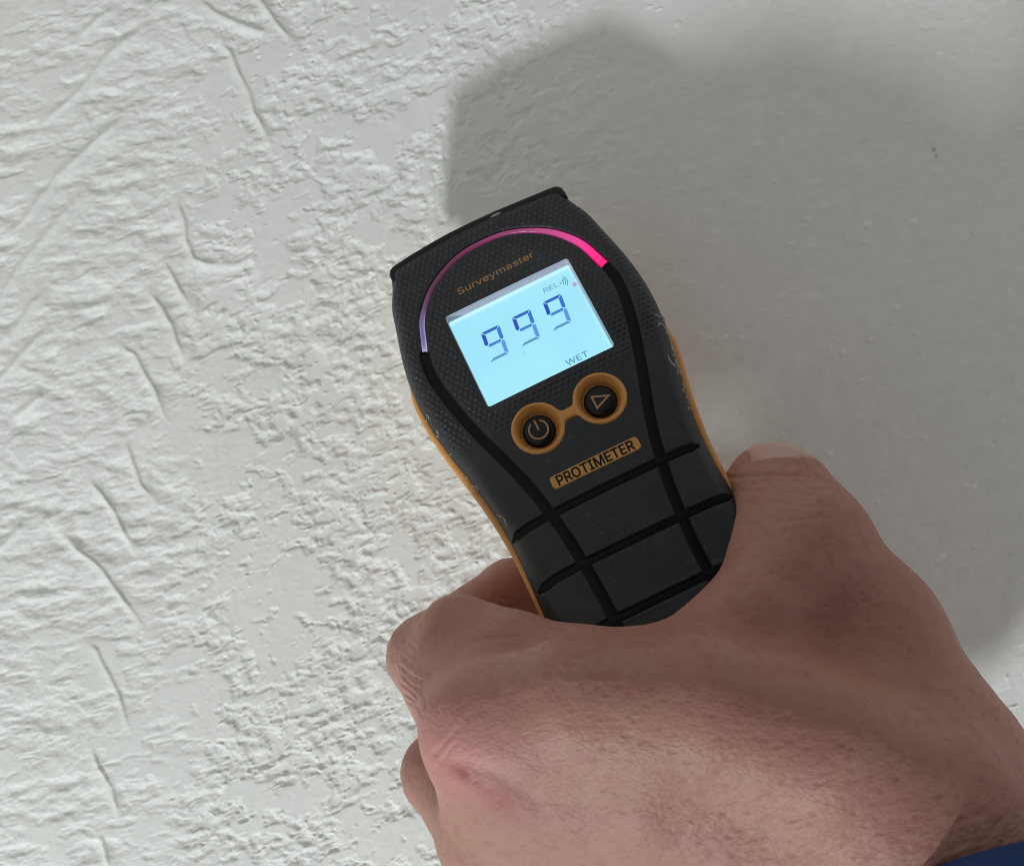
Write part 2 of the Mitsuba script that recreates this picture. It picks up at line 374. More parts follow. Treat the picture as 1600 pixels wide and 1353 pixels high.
dz = np.where(shapely.contains(BEZEL, P2[near]), shapely.distance(BEZEL.exterior, P2[near]), 0)
disp[near] -= 4.2 * sstep(0.35, 0.9, dz)
# clean rim round the screen: vertices just inside move onto it, the faces inside go
sd = box_sdf(u, v)
e = 1e-3
gu, gv = (box_sdf(u + e, v) - sd) / e, (box_sdf(u, v + e) - sd) / e
m = (sd < 0.10) & (sd > -0.26)
u = np.where(m, u - sd * gu, u)
v = np.where(m, v - sd * gv, v)
kk = KK.ravel() + disp - 0.12 * np.exp(-np.abs(sd) / 0.25)
fq = grid_faces(*VV.shape)
fq = fq[(box_sdf(u[fq].mean(1), v[fq].mean(1)) > -0.02)]
sv_ = W(u, v, kk)
# top wall, down from the first row
top = W(u[:ncol], v[:ncol] - 0.12, kk[:ncol] - 0.35)
top2 = W(u[:ncol], v[:ncol] - 0.12, kk[:ncol] - 5.0)
n = len(sv_)
sv_ = np.vstack([sv_, top, top2])
i = np.arange(ncol - 1)
tw = np.vstack([np.stack([n + i, n + i + 1, i + 1, i], -1), np.stack([n + ncol + i, n + ncol + i + 1, n + i + 1, n + i], -1)])
mpart('front_shell', (sv_, tri(np.vstack([fq, tw])[:, ::-1])), 'm_rubber', True)
K_AT = lambda uu: -0.55 * (np.asarray(uu) / 30) ** 2


def tube_half(line, hw, k_top, k_base, ns=7):
    """A half-round strip along a line on the face."""
    line = np.asarray(line, float)
    t = np.gradient(line, axis=0)
    t /= np.linalg.norm(t, axis=1, keepdims=True)
    nrm = np.stack([-t[:, 1], t[:, 0]], -1)
    a = np.linspace(-np.pi / 2, np.pi / 2, ns)
    hw = np.broadcast_to(hw, len(line))[:, None]
    uu = line[:, :1] + nrm[:, :1] * hw * np.sin(a)
    vv = line[:, 1:] + nrm[:, 1:] * hw * np.sin(a)
    kk = K_AT(line[:, :1]) + k_base + (k_top - k_base) * np.cos(a)
    return W(uu, vv, kk), tri(grid_faces(len(line), ns))


# black strips lying in the long grooves and cross grooves
for line in (GROOVE_L[1:], GROOVE_R[1:]):
    mpart('groove_strip', tube_half(line, 1.2, -0.93, -1.0), 'm_inlay', True)
for c in CROSS:
    cc_ = np.array(sg.LineString(c).segmentize(0.8).coords)
    ends = np.linspace(0, 1, len(cc_))
    mpart('groove_strip', tube_half(cc_, 0.84 * np.sqrt(np.clip(np.minimum(ends, 1 - ends) / 0.03, 0.02, 1)), -0.80, -0.86), 'm_inlay', True)

# light pipe: red glow at its right end, fading to violet at the left
ramp_t = [0.0, 0.05, 0.13, 0.17, 0.25, 0.38, 0.5, 0.62, 0.74, 0.85, 0.93, 1.0]
ramp_c = np.array([srgb(c[0], c[1], c[2]) for c in [(196, 190, 226), (150, 144, 205), (160, 145, 190), (122, 86, 126), (110, 55, 85), (125, 50, 90), (160, 68, 118), (190, 80, 140), (224, 84, 160), (242, 70, 160), (255, 25, 140), (255, 0, 120)]])
tt = np.linspace(0, 1, len(PIPE))
col = np.stack([np.interp(tt, ramp_t, ramp_c[:, c]) for c in range(3)], -1)
pv, pf = tube_half(PIPE, 0.66 + 0.5 * sstep(0.60, 1.0, tt), 0.05, -0.7, 9)
prof = 0.72 + 0.28 * np.cos(np.linspace(-np.pi / 2, np.pi / 2, 9)) ** 0.5
rimw = np.abs(np.linspace(-1, 1, 9)) ** 2
glass = sstep(0.17, 0.12, tt)[:, None] * sstep(0.0, 0.02, tt)[:, None]
prof = prof[None] * (1 - glass) + glass * (0.45 + 1.5 * rimw[None])
pc = (col[:, None] * prof[:, :, None]).reshape(-1, 3) * np.repeat(0.50 + 0.5 * sstep(0.62, 1.0, tt) + 0.3 * sstep(0.16, 0.08, tt), 9)[:, None]
mpart('light_pipe', (pv, pf), 'm_pipe', True, color=pc, emitter={'type': 'area', 'sampling_weight': 0.06, 'radiance': {'type': 'mesh_attribute', 'name': 'vertex_color'}})
labels[METER + '__light_pipe'] = {'label': 'glowing pink arc over the screen'}

# screen: recess walls, lit panel, segments and symbols
DEEP = 3.4
c = sg.box(SCREEN[0] + SCREEN[4], SCREEN[2] + SCREEN[4], SCREEN[1] - SCREEN[4], SCREEN[3] - SCREEN[4]).buffer(SCREEN[4], 12)
loop = np.array(c.exterior.coords)[:-1]
loop = np.array(c.exterior.segmentize(1.0).coords)[:-1]
nl = len(loop)
ks = [(-0.02, 0.0), (-0.9, 0.0), (-0.95, 0.10), (-2.1, 0.12), (-2.15, 0.2), (-DEEP - 0.05, 0.22)]
cen = np.array([(SCREEN[0] + SCREEN[1]) / 2, (SCREEN[2] + SCREEN[3]) / 2])
rings = []
for kk_, inset in ks:
    rr = np.array(c.buffer(-inset).exterior.coords)
    ln = sg.LineString(loop)
    dirn = loop - cen
    p = loop - np.sign(dirn) * inset
    rings.append(W(p[:, 0], p[:, 1], kk_ + K_AT(p[:, 0])))
fv = np.vstack(rings)
ff = []
for j in range(len(ks) - 1):
    a = np.arange(nl)
    b = (a + 1) % nl
    ff.append(np.stack([j * nl + a, j * nl + b, (j + 1) * nl + b, (j + 1) * nl + a], -1))
mpart('screen_frame', (fv, tri(np.vstack(ff))), 'm_frame', 35)
lu, lv = np.meshgrid(np.linspace(SCREEN[0], SCREEN[1], 60), np.linspace(SCREEN[2], SCREEN[3], 60))
ev = np.minimum(lv - SCREEN[2], 99)
glow = 1.0 + 0.10 * np.exp(-((lv - 46.8) / 0.9) ** 2)
lc = srgb(166, 232, 252)[None] * np.ones((lu.size, 1))
white = (np.exp(-((lv - 20.9) / 0.55) ** 2) * 0.9 + 0.5 * np.exp(-((lv - 46.7) / 0.5) ** 2) + 0.25 * np.exp(-((lu - SCREEN[1] + 0.5) / 0.35) ** 2)).ravel()[:, None]
white = np.clip(white, 0, 1)
lc = lc * (1 - white) + srgb(205, 252, 255) * 1.05 * white
lc = lc * (0.97 + 0.05 * sstep(26, 47, lv).ravel()[:, None])
lc = lc * (0.97 + 0.06 * meshkit.noise(np.stack([lu / 9, lv / 7, lu * 0], -1), 8).ravel())[:, None] * np.array([0.97 - 0.03, 0.99, 1.0])
LCD = mpart('screen', (W(lu, lv, -DEEP), tri(grid_faces(*lu.shape))[:, ::-1]), 'm_lcd', True, color=lc, emitter={'type': 'area', 'sampling_weight': 0.06, 'radiance': {'type': 'mesh_attribute', 'name': 'vertex_color'}})
labels[LCD] = {'label': 'lit pale blue screen'}
SEG = {'upper_left': ([(0, .25), (1.0, 1.0), (1.0, 3.5), (.55, 3.95), (0, 3.6)], (12, 70, 185)),
       'top': ([(.2, 0), (5.0, 0), (4.25, .78), (.95, .78)], (28, 92, 185)),
       'upper_right': ([(5.2, .25), (5.2, 3.7), (4.75, 4.0), (4.2, 3.5), (4.2, 1.0)], (28, 112, 206)),
       'middle': ([(.8, 4.12), (1.2, 3.78), (4.1, 3.78), (4.5, 4.15), (4.1, 4.5), (1.05, 4.5)], (52, 120, 200)),
       'lower_right': ([(5.2, 4.5), (4.75, 4.22), (4.2, 4.7), (4.2, 7.45), (5.2, 8.15)], (88, 145, 220)),
       'bottom': ([(0, 8.45), (.9, 7.7), (4.2, 7.7), (5.0, 8.35), (1.2, 8.35)], (88, 142, 195))}


def flat_lit(name, poly, colr, k, parent):
    mesh = trimesh.creation.extrude_polygon(poly, 0.08, engine='earcut')
    vv, f, _ = meshkit.arrays(mesh)
    rad = [float(x) for x in srgb(*colr)]
    return mpart(name, (W(vv[:, 0], vv[:, 1], k + vv[:, 2]), f[:, ::-1]), 'm_lcd', False, parent=parent, emitter={'type': 'area', 'sampling_weight': 0.0005, 'radiance': {'type': 'rgb', 'value': rad}})


for dg in range(3):
    for nm, (pp, cc) in SEG.items():
        pp = np.array(pp)
        uu = -10.5 + 8.82 * dg + pp[:, 0] - 0.115 * pp[:, 1]
        vv = 27.25 - 0.12 * dg + pp[:, 1]
        flat_lit('digit_segment', sg.Polygon(np.stack([uu, vv], -1)), cc, -3.3, LCD)


def lit_text(name, text, height, width, u0, v0, k, colr, parent, bold=False):
    t = meshkit.text_mesh(text, height, 0.06, bold)
    b = t.bounds
    sx = width / (b[1, 0] - b[0, 0])
    t.apply_translation([-b[0, 0], 0, 0])
    return mpart(name, local(t, u0, v0, k, sx, 1.0), 'm_lcd', False, parent=parent, emitter={'type': 'area', 'sampling_weight': 0.0005, 'radiance': {'type': 'rgb', 'value': [float(x) for x in srgb(*colr)]}})


lit_text('lettering', 'REL', 1.25, 4.0, 8.75, 24.85, -3.3, (100, 150, 178), LCD)
lit_text('lettering', 'WET', 1.60, 5.9, 5.35, 45.75, -3.3, (62, 135, 160), LCD)
flat_lit('signal_mark', sg.Point(13.5, 24.35).buffer(0.22), (90, 140, 170), -3.3, LCD)
for r in (0.75, 1.3, 1.85):
    a = np.linspace(-0.75, 0.75, 13)
    arc_l = sg.LineString(np.stack([13.5 + r * np.cos(a), 24.35 + r * np.sin(a)], -1)).buffer(0.11)
    flat_lit('signal_mark', arc_l, (85, 135, 165), -3.3, LCD)
flat_lit('red_spot', sg.Point(16.55, 26.4).buffer(0.55), (205, 140, 200), -3.25, LCD)
# faint dead marks on the panel
for (a, b, r) in [(-2.7, 37.0, .12), (-2.95, 37.4, .09), (0.6, 36.2, .10), (-3.1, 37.75, .08), (15.9, 42.6, .1), (-15.9, 38.9, .1), (-15.6, 39.6, .07)]:
    flat_lit('panel_speck', sg.Point(a, b).buffer(r, 3), (105, 165, 190), -3.3, LCD)


# orange bezel with its two funnels
def poly_field(poly, res, hfun, grow=0.0):
    b = poly.bounds
    a, c_ = np.meshgrid(np.arange(b[0] - res, b[2] + 2 * res, res), np.arange(b[1] - res, b[3] + 2 * res, res))
    pt = shapely.points(a.ravel(), c_.ravel())
    inside = shapely.contains(poly, pt).reshape(a.shape)
    d = shapely.distance(poly.exterior, pt).reshape(a.shape) * np.where(inside, 1, -1)
    k_ = hfun(a, c_, d)
    f = grid_faces(*a.shape)
    f = f[(d.ravel()[f] > -0.8 * res).any(1)]
    used, inv = np.unique(f, return_inverse=True)
    f = inv.reshape(f.shape)
    return W(a.ravel()[used], c_.ravel()[used], k_.ravel()[used]), tri(f)[:, ::-1]


def bezel_h(a, b, d):
    r = np.min([np.hypot(a - x, b - y) for x, y in BTN], axis=0)
    kk_ = -0.55 + 1.0 * np.sqrt(np.clip(1 - (1 - np.clip(d / 0.75, 0, 1)) ** 2, 0, 1))
    t = np.clip((6.0 - r) / 1.35, 0, 1)
    return kk_ - 3.3 * t ** 1.5 + K_AT(a)


bz = mpart('button_bezel', poly_field(BEZEL, 0.14, bezel_h), 'm_orange', True)
labels[bz] = {'label': 'orange bezel shaped like a figure eight round the two buttons'}
prof = [(0.001, -1.15), (2.6, -1.18), (3.3, -1.28), (3.75, -1.55), (4.05, -2.0), (4.2, -2.6), (4.3, -4.2)]


def disc(cx, cy, prof, n=64):
    a = np.linspace(0, 2 * np.pi, n, endpoint=False)
    v_ = np.vstack([W(cx + r * np.cos(a), cy + r * np.sin(a), k_) for r, k_ in prof])
    f = []
    for j in range(len(prof) - 1):
        i_ = np.arange(n)
        f.append(np.stack([j * n + i_, j * n + (i_ + 1) % n, (j + 1) * n + (i_ + 1) % n, (j + 1) * n + i_], -1))
    return v_, tri(np.vstack(f))


def flat_part(name, poly, k, thick, bsdf, parent):
    mesh = trimesh.creation.extrude_polygon(poly, thick, engine='earcut')
    vv, f, _ = meshkit.arrays(mesh)
    return mpart(name, (W(vv[:, 0], vv[:, 1], k + vv[:, 2]), f[:, ::-1]), bsdf, False, parent=parent)


pb = mpart('button', disc(*BTN[0], prof), 'm_gloss_black', 40)
a = np.linspace(-np.pi / 2 + 0.5, 1.5 * np.pi - 0.5, 60)
px, py = BTN[0]
power = shapely.union_all([sg.LineString(np.stack([px + 2.35 * np.cos(a), py + 2.35 * np.sin(a)], -1)).buffer(0.20, cap_style='flat'), sg.LineString([(px, py - 2.6), (px, py + 0.1)]).buffer(0.21, cap_style='flat')])
for g in getattr(power, 'geoms', [power]):
    flat_part('power_symbol', g, -1.22, 0.12, 'm_icon', pb)
labels[pb] = {'label': 'left round black button with a power symbol'}
tb = mpart('button', disc(*BTN[1], prof), 'm_gloss_black', 40)
px, py = BTN[1]
tr_ = sg.Polygon([(px - 1.65, py - 1.75), (px + 2.55, py), (px - 1.65, py + 1.75)])
flat_part('arrow_symbol', tr_.buffer(0.12, join_style='mitre').difference(tr_.buffer(-0.32, join_style='mitre')), -1.22, 0.12, 'm_icon', tb)
labels[tb] = {'label': 'right round black button with a triangle'}

bd = mpart('badge', poly_field(BADGE, 0.12, lambda a, b, d: -0.25 + 0.5 * np.sqrt(np.clip(1 - (1 - np.clip(d / 0.4, 0, 1)) ** 2, 0, 1)) - 0.10 * sstep(0.45, 0.6, d) + K_AT(a)), 'm_badge', True)
labels[bd] = {'label': 'small orange maker badge with black capitals'}


def print_text(text, height, width, u0, v0, k, depth, bsdf, parent, bold=False, rise=0.0):
    t = meshkit.text_mesh(text, height, depth, bold)
    b = t.bounds
    t.apply_translation([-b[0, 0], 0, 0])
    sx = width / (b[1, 0] - b[0, 0])
    vv, f, _ = meshkit.arrays(t)
    uu = u0 + vv[:, 0] * sx
    return mpart('lettering', (W(uu, v0 - vv[:, 1] - rise * (uu - u0), k + vv[:, 2] + K_AT(uu)), f), bsdf, False, parent=parent)


print_text('PROTIMETER', 2.45, 20.2, -9.8, 73.62, 0.05, 0.22, 'm_inlay', bd, True)
print_text('Surveymaster', 1.75, 21.6, -11.2, 16.35, -0.03, 0.13, 'm_print', METER, False, 0.02)

# orange back shell, with a rounded rim that stands out beside the rubber
vr = np.concatenate([np.linspace(0.8, 120, 140), np.linspace(120.5, 121.5, 3)])
HB, HX = HALF(vr), HALF_O(vr)
HX = HB + 0.54 * (HX - HB)
woL = (HB - 0.9 + (HX - HB + 0.9) * sstep(24, 37, vr))[:, None]      # the rim hides behind the wide head and comes out beside the waist
woR = (HB - 0.9 + (HX - HB + 0.9) * sstep(40, 53, vr))[:, None]
pr = np.array([(-2.2, -5.2), (-1.1, -5.0), (-0.45, -5.25), (-0.08, -5.9), (0, -6.8), (-0.1, -9.0), (-0.5, -12.0), (-1.2, -17), (-2.4, -22), (-5.0, -25.6), (-9.0, -27), (-16, -27.4)])
du, dk = pr[:, 0], pr[:, 1]
uu = np.hstack([-(woL + du), (woR + du)[:, ::-1]])
kk = np.hstack([np.repeat(dk[None], len(vr), 0), np.repeat(dk[None, ::-1], len(vr), 0)])
vv = np.repeat(vr[:, None], uu.shape[1], 1)
bv, bf = W(uu, vv, kk), grid_faces(*uu.shape)
nco = uu.shape[1]
caps = []
for r_ in (0, len(vr) - 1):
    for j in range(nco // 2 - 1):
        caps.append([r_ * nco + j, r_ * nco + j + 1, r_ * nco + nco - 2 - j, r_ * nco + nco - 1 - j])
mpart('back_shell', (bv, tri(np.vstack([bf, caps]))), 'm_orange', 40)
labels[METER + '__back_shell'] = {'label': 'orange back shell showing as a thin rim along both sides'}

# rubber side skirt closing the front shell down to the orange rim, and the black end cap
capl = np.array([(-25.3, 3.6), (-25.4, 1.6), (-24.7, 0.2), (-23.5, -0.45), (-18.5, -1.15), (-12.4, -1.7), (-6.5, -2.05), (0, -2.1), (6.5, -1.95), (12.4, -1.6), (18.8, -1.15), (23.2, -1.0), (24.5, -0.6), (25.4, 0.4), (25.7, 1.8), (25.6, 3.6)])
cp = sg.Polygon(capl)
layers = []
for ins, kz in [(0.9, -0.62), (0.45, -0.72), (0.15, -1.0), (0.0, -1.6), (0.0, -18), (0.8, -24), (2.0, -26)]:
    g = cp.buffer(-ins)
    e_ = np.array(g.exterior.segmentize(0.8).coords)
    layers.append(np.column_stack([e_, np.full(len(e_), kz) - 0.5 * (e_[:, 0] / 30) ** 2]))
hull = m3.Manifold.hull_points(np.vstack(layers))
hv, hf, _ = meshkit.arrays(hull)
mpart('end_cap', (W(hv[:, 0], hv[:, 1], hv[:, 2]), hf[:, ::-1]), 'm_gloss_black', 30)
flat_part('worn_spot', sg.Polygon([(5.0, -0.35), (5.9, -0.75), (7.4, -0.72), (8.3, -0.3), (7.0, -0.1)]), -0.66, 0.08, 'm_dust', METER)

# pale frayed plaster shavings along the right edge and a few specks
def curl(points, r):
    pts_ = CubicSpline(np.arange(len(points)), np.array(points, float))(np.linspace(0, len(points) - 1, 6 * len(points)))
    x = W(pts_[:, 0], pts_[:, 1], pts_[:, 2])
    t = np.gradient(x, axis=0)
    t /= np.linalg.norm(t, axis=1, keepdims=True)
    a_ = np.cross(t, M_N)
    a_ /= np.linalg.norm(a_, axis=1, keepdims=True)
    b_ = np.cross(t, a_)
    rr = r * MM * (0.35 + 0.65 * np.sin(np.linspace(0.15, np.pi - 0.15, len(x))))[:, None]
    an = np.arange(5) * 2 * np.pi / 5
    v_ = (x[:, None] + rr[:, None] * (a_[:, None] * np.cos(an)[None, :, None] + b_[:, None] * np.sin(an)[None, :, None])).reshape(-1, 3)
    n_ = len(x)
    f = []
    for j in range(n_ - 1):
        for i_ in range(5):
            f.append([j * 5 + i_, j * 5 + (i_ + 1) % 5, (j + 1) * 5 + (i_ + 1) % 5, (j + 1) * 5 + i_])
    return trimesh.Trimesh(v_, tri(np.array(f)), process=False)


def edge_k(uu, vv):
    w_ = float(HALF(vv))
    t = np.clip((abs(uu) - (w_ - R_SIDE)) / R_SIDE, 0, 0.999)
    return -DROP * (1 - math.cos(math.asin(t))) - 0.5 * (uu / 30) ** 2


frays = [[(30.0, 44.6), (30.6, 44.5), (31.2, 45.2)], [(29.6, 47.8), (30.3, 46.9), (31.2, 47.6), (31.5, 49.0)], [(31.5, 49.0), (31.1, 50.6), (31.2, 52.0), (30.6, 53.0), (30.9, 54.2)],
         [(30.7, 52.8), (30.2, 53.3), (30.1, 54.0)], [(30.9, 54.2), (30.5, 56.2), (30.2, 57.4), (29.8, 59.2)], [(28.3, 55.6), (27.9, 57.0), (28.4, 58.2), (28.9, 58.1)], [(29.8, 59.2), (29.4, 61.0), (29.3, 62.4)],
         [(29.3, 57.6), (29.9, 58.0), (30.2, 58.6)], [(28.2, 60.0), (28.7, 60.3)], [(28.8, 65.2), (28.3, 67.0), (28.2, 68.2)], [(28.0, 67.6), (27.8, 68.8), (28.0, 69.8)], [(-25.3, 76.5), (-25.0, 75.2), (-25.2, 74.0)]]
fr = np.random.default_rng(11)
for q_ in range(78):
    b_ = float(np.clip(fr.normal(55, 7), 43, 76)) if q_ < 64 else float(fr.uniform(40, 74))
    sgn = 1 if q_ < 64 else -1
    a_ = sgn * (float(HALF(b_)) - abs(fr.normal(0.25, 0.5)) - 0.1)
    ang, ln_ = fr.normal(1.45, 0.5), fr.uniform(0.4, 1.7)
    frays.append([(a_, b_), (a_ + 0.5 * ln_ * math.cos(ang) + fr.normal(0, 0.15), b_ + 0.5 * ln_ * math.sin(ang)), (a_ + ln_ * math.cos(ang) * 0.6, b_ + ln_ * math.sin(ang))])
mpart('frayed_edge', trimesh.util.concatenate([curl([(a_, b_, edge_k(a_, b_) + 0.06) for a_, b_ in f], 0.17) for f in frays]), 'm_dust', True)
labels[METER + '__frayed_edge'] = {'label': 'pale frayed shavings stuck along the right edge', 'kind': 'stuff'}
# HAND_START
# ------------------------------------------------------------------ the person's left hand, forearm in a sleeve
PERSON = 'person'
tag(PERSON, 'bare left hand coming out of a navy sleeve, gripping the meter', 'person')
JOINTS = {          # (x, height off the wall, z, radius) in mm along each bone
    'idx_prox': [(-4.7, 104.0, -60.8, 13.0), (-19.8, 66.0, -54.1, 10.0)],
    'idx_mid': [(-19.8, 66.0, -54.1, 10.0), (0.0, 42.0, -42.6, 9.0)],
    'idx_tip': [(0.0, 42.0, -42.6, 9.0), (31.8, 38.0, -35.8, 7.8)],
    'idx_side': [(-12.4, 78.0, -46.3, 9.2), (0.0, 86.0, -49.6, 9.8), (13.8, 93.0, -52.5, 10)],
    'mid_prox': [(-1.9, 93.0, -87.7, 13.0), (-16.9, 64.0, -82.6, 9.6)],
    'mid_mid': [(-17.0, 66.0, -82.3, 9.6), (5.1, 40.0, -74.0, 8.8)],
    'mid_tip': [(5.1, 40.0, -74.0, 8.8), (45.7, 37.0, -61.0, 8.0)],
    'ring_prox': [(13.2, 79.0, -116.6, 12.5), (-3.2, 56.0, -116.4, 9.3)],
    'ring_mid': [(-3.2, 56.0, -116.4, 9.3), (17.2, 38.0, -105.5, 8.4)],
    'ring_tip': [(17.2, 38.0, -105.5, 8.4), (55.9, 38.0, -81.4, 8.0)],
    'pinky_prox': [(31.2, 64.0, -147.3, 11), (14.9, 48.0, -143.2, 8)],
    'pinky_mid': [(14.9, 48.0, -143.2, 8), (30.9, 38.0, -131.3, 7.2)],
    'pinky_tip': [(30.9, 38.0, -131.3, 7.2), (61.5, 40.0, -104.7, 7.0)],
    'idx_meta': [(-4.7, 106.0, -60.0, 13.0), (12.8, 110.0, -54.0, 13.0), (37.9, 113.0, -55.0, 13.5), (60.6, 113.0, -62.8, 14.5), (81.4, 108.0, -74.1, 16)],
    'mid_meta': [(-1.9, 93.0, -87.7, 13.0), (43.9, 95.0, -88.5, 15), (86.4, 95.0, -97.9, 18)],
    'ring_meta': [(13.2, 79.0, -116.6, 12.5), (55.6, 80.0, -120.5, 15), (96.2, 88.0, -126.4, 18)],
    'pinky_meta': [(31.2, 64.0, -147.3, 11), (70.1, 70.0, -146.9, 14), (103.6, 84.0, -145.8, 17)],
    'thumb_meta': [(95.2, 82.0, -71.0, 17.4), (82.7, 77.0, -46.4, 15.6)],
    'thumb_prox': [(82.7, 77.0, -46.4, 15.6), (66.9, 76.0, -25.4, 14.8)],
    'thumb_tip': [(66.9, 76.0, -25.4, 14.8), (64.0, 70.0, -16.1, 12.6), (62.6, 66.0, -13.7, 11.2)],
    'web': [(18.1, 92.0, -52.8, 7.6), (36.0, 93.0, -48.6, 7.4), (53.7, 88.0, -38.7, 10.5), (65.8, 80.0, -26.8, 13)],
    'web2': [(27.3, 96.0, -55.1, 10), (54.9, 95.0, -57.5, 12.5), (84.1, 90.0, -65.0, 15)],
    'wrist': [(87.0, 97.0, -97.0, 18), (97.0, 99.0, -95.0, 20.5), (103.0, 110.0, -104.0, 21.5), (110.0, 142.0, -140.0, 23.5)],
    'wrist2': [(96.2, 88.0, -126.4, 19), (97.0, 99.0, -95.0, 20.5), (103.0, 110.0, -104.0, 21.5), (110.0, 142.0, -140.0, 23.5)],
    'back': [(-1.3, 100.0, -73.6, 13), (26.2, 105.0, -71.2, 14), (82.8, 101.0, -86.6, 17)],
    'thenar': [(99.1, 66.0, -88.8, 16), (85.3, 56.0, -64.9, 13), (71.9, 58.0, -45.3, 10)],
    'heel': [(95.8, 84.0, -81.1, 17.4), (102.4, 90.0, -93.7, 19.5), (106.9, 98.0, -104.7, 21)],
}
SLEEVE = [(103.0, 106.0, -94.6, 35.5), (115.0, 182.0, -180.0, 41.0)]
FINGERS = ['idx', 'mid', 'ring', 'pinky']


def bone_field(p, chain):
    d = None
    for a, b in zip(chain[:-1], chain[1:]):
        a, b = np.array(a, np.float32), np.array(b, np.float32)
        ab = b[:3] - a[:3]
        t = np.clip(((p - a[:3]) @ ab) / (ab @ ab), 0, 1)
        q = p - a[:3] - t[..., None] * ab
        e = np.sqrt((q * q).sum(-1)) - (a[3] + t * (b[3] - a[3]))
        d = e if d is None else smin(d, e, 2.0)
    return d


def smin(a, b, k):
    h_ = np.clip(0.5 + 0.5 * (b - a) / k, 0, 1)
    return b * (1 - h_) + a * h_ - k * h_ * (1 - h_)


def hand_field(p):
    B = lambda n_: bone_field(p, JOINTS[n_])
    palm = smin(B('idx_meta'), B('mid_meta'), 9)
    palm = smin(palm, B('ring_meta'), 9)
    palm = smin(palm, B('pinky_meta'), 9)
    th = smin(smin(B('thumb_meta'), B('thumb_prox'), 6), B('thumb_tip'), 4)
    palm = smin(palm, B('back'), 12)
    palm = smin(palm, B('web2'), 12)
    palm = smin(palm, B('heel'), 12)
    palm = smin(palm, smin(B('wrist'), B('wrist2'), 14), 20)
    palm = smin(palm, th, 10)
    palm = smin(palm, B('web'), 8)
    palm = smin(palm, B('thenar'), 6)
    f = None
    for n_ in FINGERS:
        g = smin(smin(B(n_ + '_prox'), B(n_ + '_mid'), 2.5), B(n_ + '_tip'), 2.5)
        f = g if f is None else smin(f, g, 0.8)
    palm = smin(palm, B('idx_side'), 7)
    return smin(palm, f, 5)


def surface_nets(F, org, step):
    """Vertices and quads of the zero level of F (negative inside)."""
    s_ = F < 0
    n0_, n1_, n2_ = F.shape
    corner = [(i_, j_, k_) for i_ in (0, 1) for j_ in (0, 1) for k_ in (0, 1)]
    cut = lambda A, o: A[o[0]:n0_ - 1 + o[0], o[1]:n1_ - 1 + o[1], o[2]:n2_ - 1 + o[2]]
    cnt = sum(cut(s_, o).astype(np.int8) for o in corner)
    act = (cnt > 0) & (cnt < 8)
    idx = np.full(act.shape, -1, np.int64)
    cells = np.argwhere(act)
    idx[act] = np.arange(len(cells))
    acc, num = np.zeros((len(cells), 3)), np.zeros(len(cells))
    val = {o: cut(F, o)[act] for o in corner}
    for a in corner:
        for ax in range(3):
            if a[ax] == 0:
                b = tuple(1 if q_ == ax else a[q_] for q_ in range(3))
                va, vb = val[a], val[b]
                m_ = (va < 0) != (vb < 0)
                t = np.where(m_, va / np.where(m_, va - vb, 1), 0)
                pnt = np.array(a, float)[None] + t[:, None] * (np.arange(3) == ax)
                acc[m_] += pnt[m_]
                num[m_] += 1
    verts = org + step * (cells + acc / num[:, None])
    quads = []
    for ax in range(3):
        o1, o2 = [(1, 2), (2, 0), (0, 1)][ax]
        sl0, sl1 = [slice(None)] * 3, [slice(None)] * 3
        sl0[ax], sl1[ax] = slice(0, -1), slice(1, None)
        for d_ in (o1, o2):
            sl0[d_] = sl1[d_] = slice(1, -1)
        A, Bm = s_[tuple(sl0)], s_[tuple(sl1)]
        for flip in (False, True):
            e_ = np.argwhere((A & ~Bm) if not flip else (~A & Bm))
            base = e_.copy()
            base[:, o1] += 1
            base[:, o2] += 1
            c_ = []
            for (x_, y_) in [(0, 0), (1, 0), (1, 1), (0, 1)]:
                cc = base.copy()
                cc[:, o1] -= 1 - x_
                cc[:, o2] -= 1 - y_
                c_.append(idx[cc[:, 0], cc[:, 1], cc[:, 2]])
            qd = np.stack(c_, -1)
            quads.append(qd[:, ::-1] if flip else qd)
    quads = np.vstack(quads)
    return verts, quads[(quads >= 0).all(1)]


STEP = 1.5
lo, hi = np.array([-36, 24, -176.0]), np.array([172, 170, 20.0])
ax_ = [np.arange(lo[i_], hi[i_], STEP, dtype=np.float32) for i_ in range(3)]
vol = np.empty([len(a) for a in ax_], np.float32)
yz = np.stack(np.meshgrid(ax_[1], ax_[2], indexing='ij'), -1)
for s0 in range(0, len(ax_[0]), 24):
    xs_ = ax_[0][s0:s0 + 24]
    p = np.empty((len(xs_), *yz.shape[:2], 3), np.float32)
    p[..., 0], p[..., 1:] = xs_[:, None, None], yz
    vol[s0:s0 + 24] = hand_field(p)
hv, hq = surface_nets(vol, lo, STEP)
hand = trimesh.Trimesh(hv, tri(hq), process=False)
trimesh.smoothing.filter_taubin(hand, iterations=8)
hv, hf = np.array(hand.vertices), np.array(hand.faces)


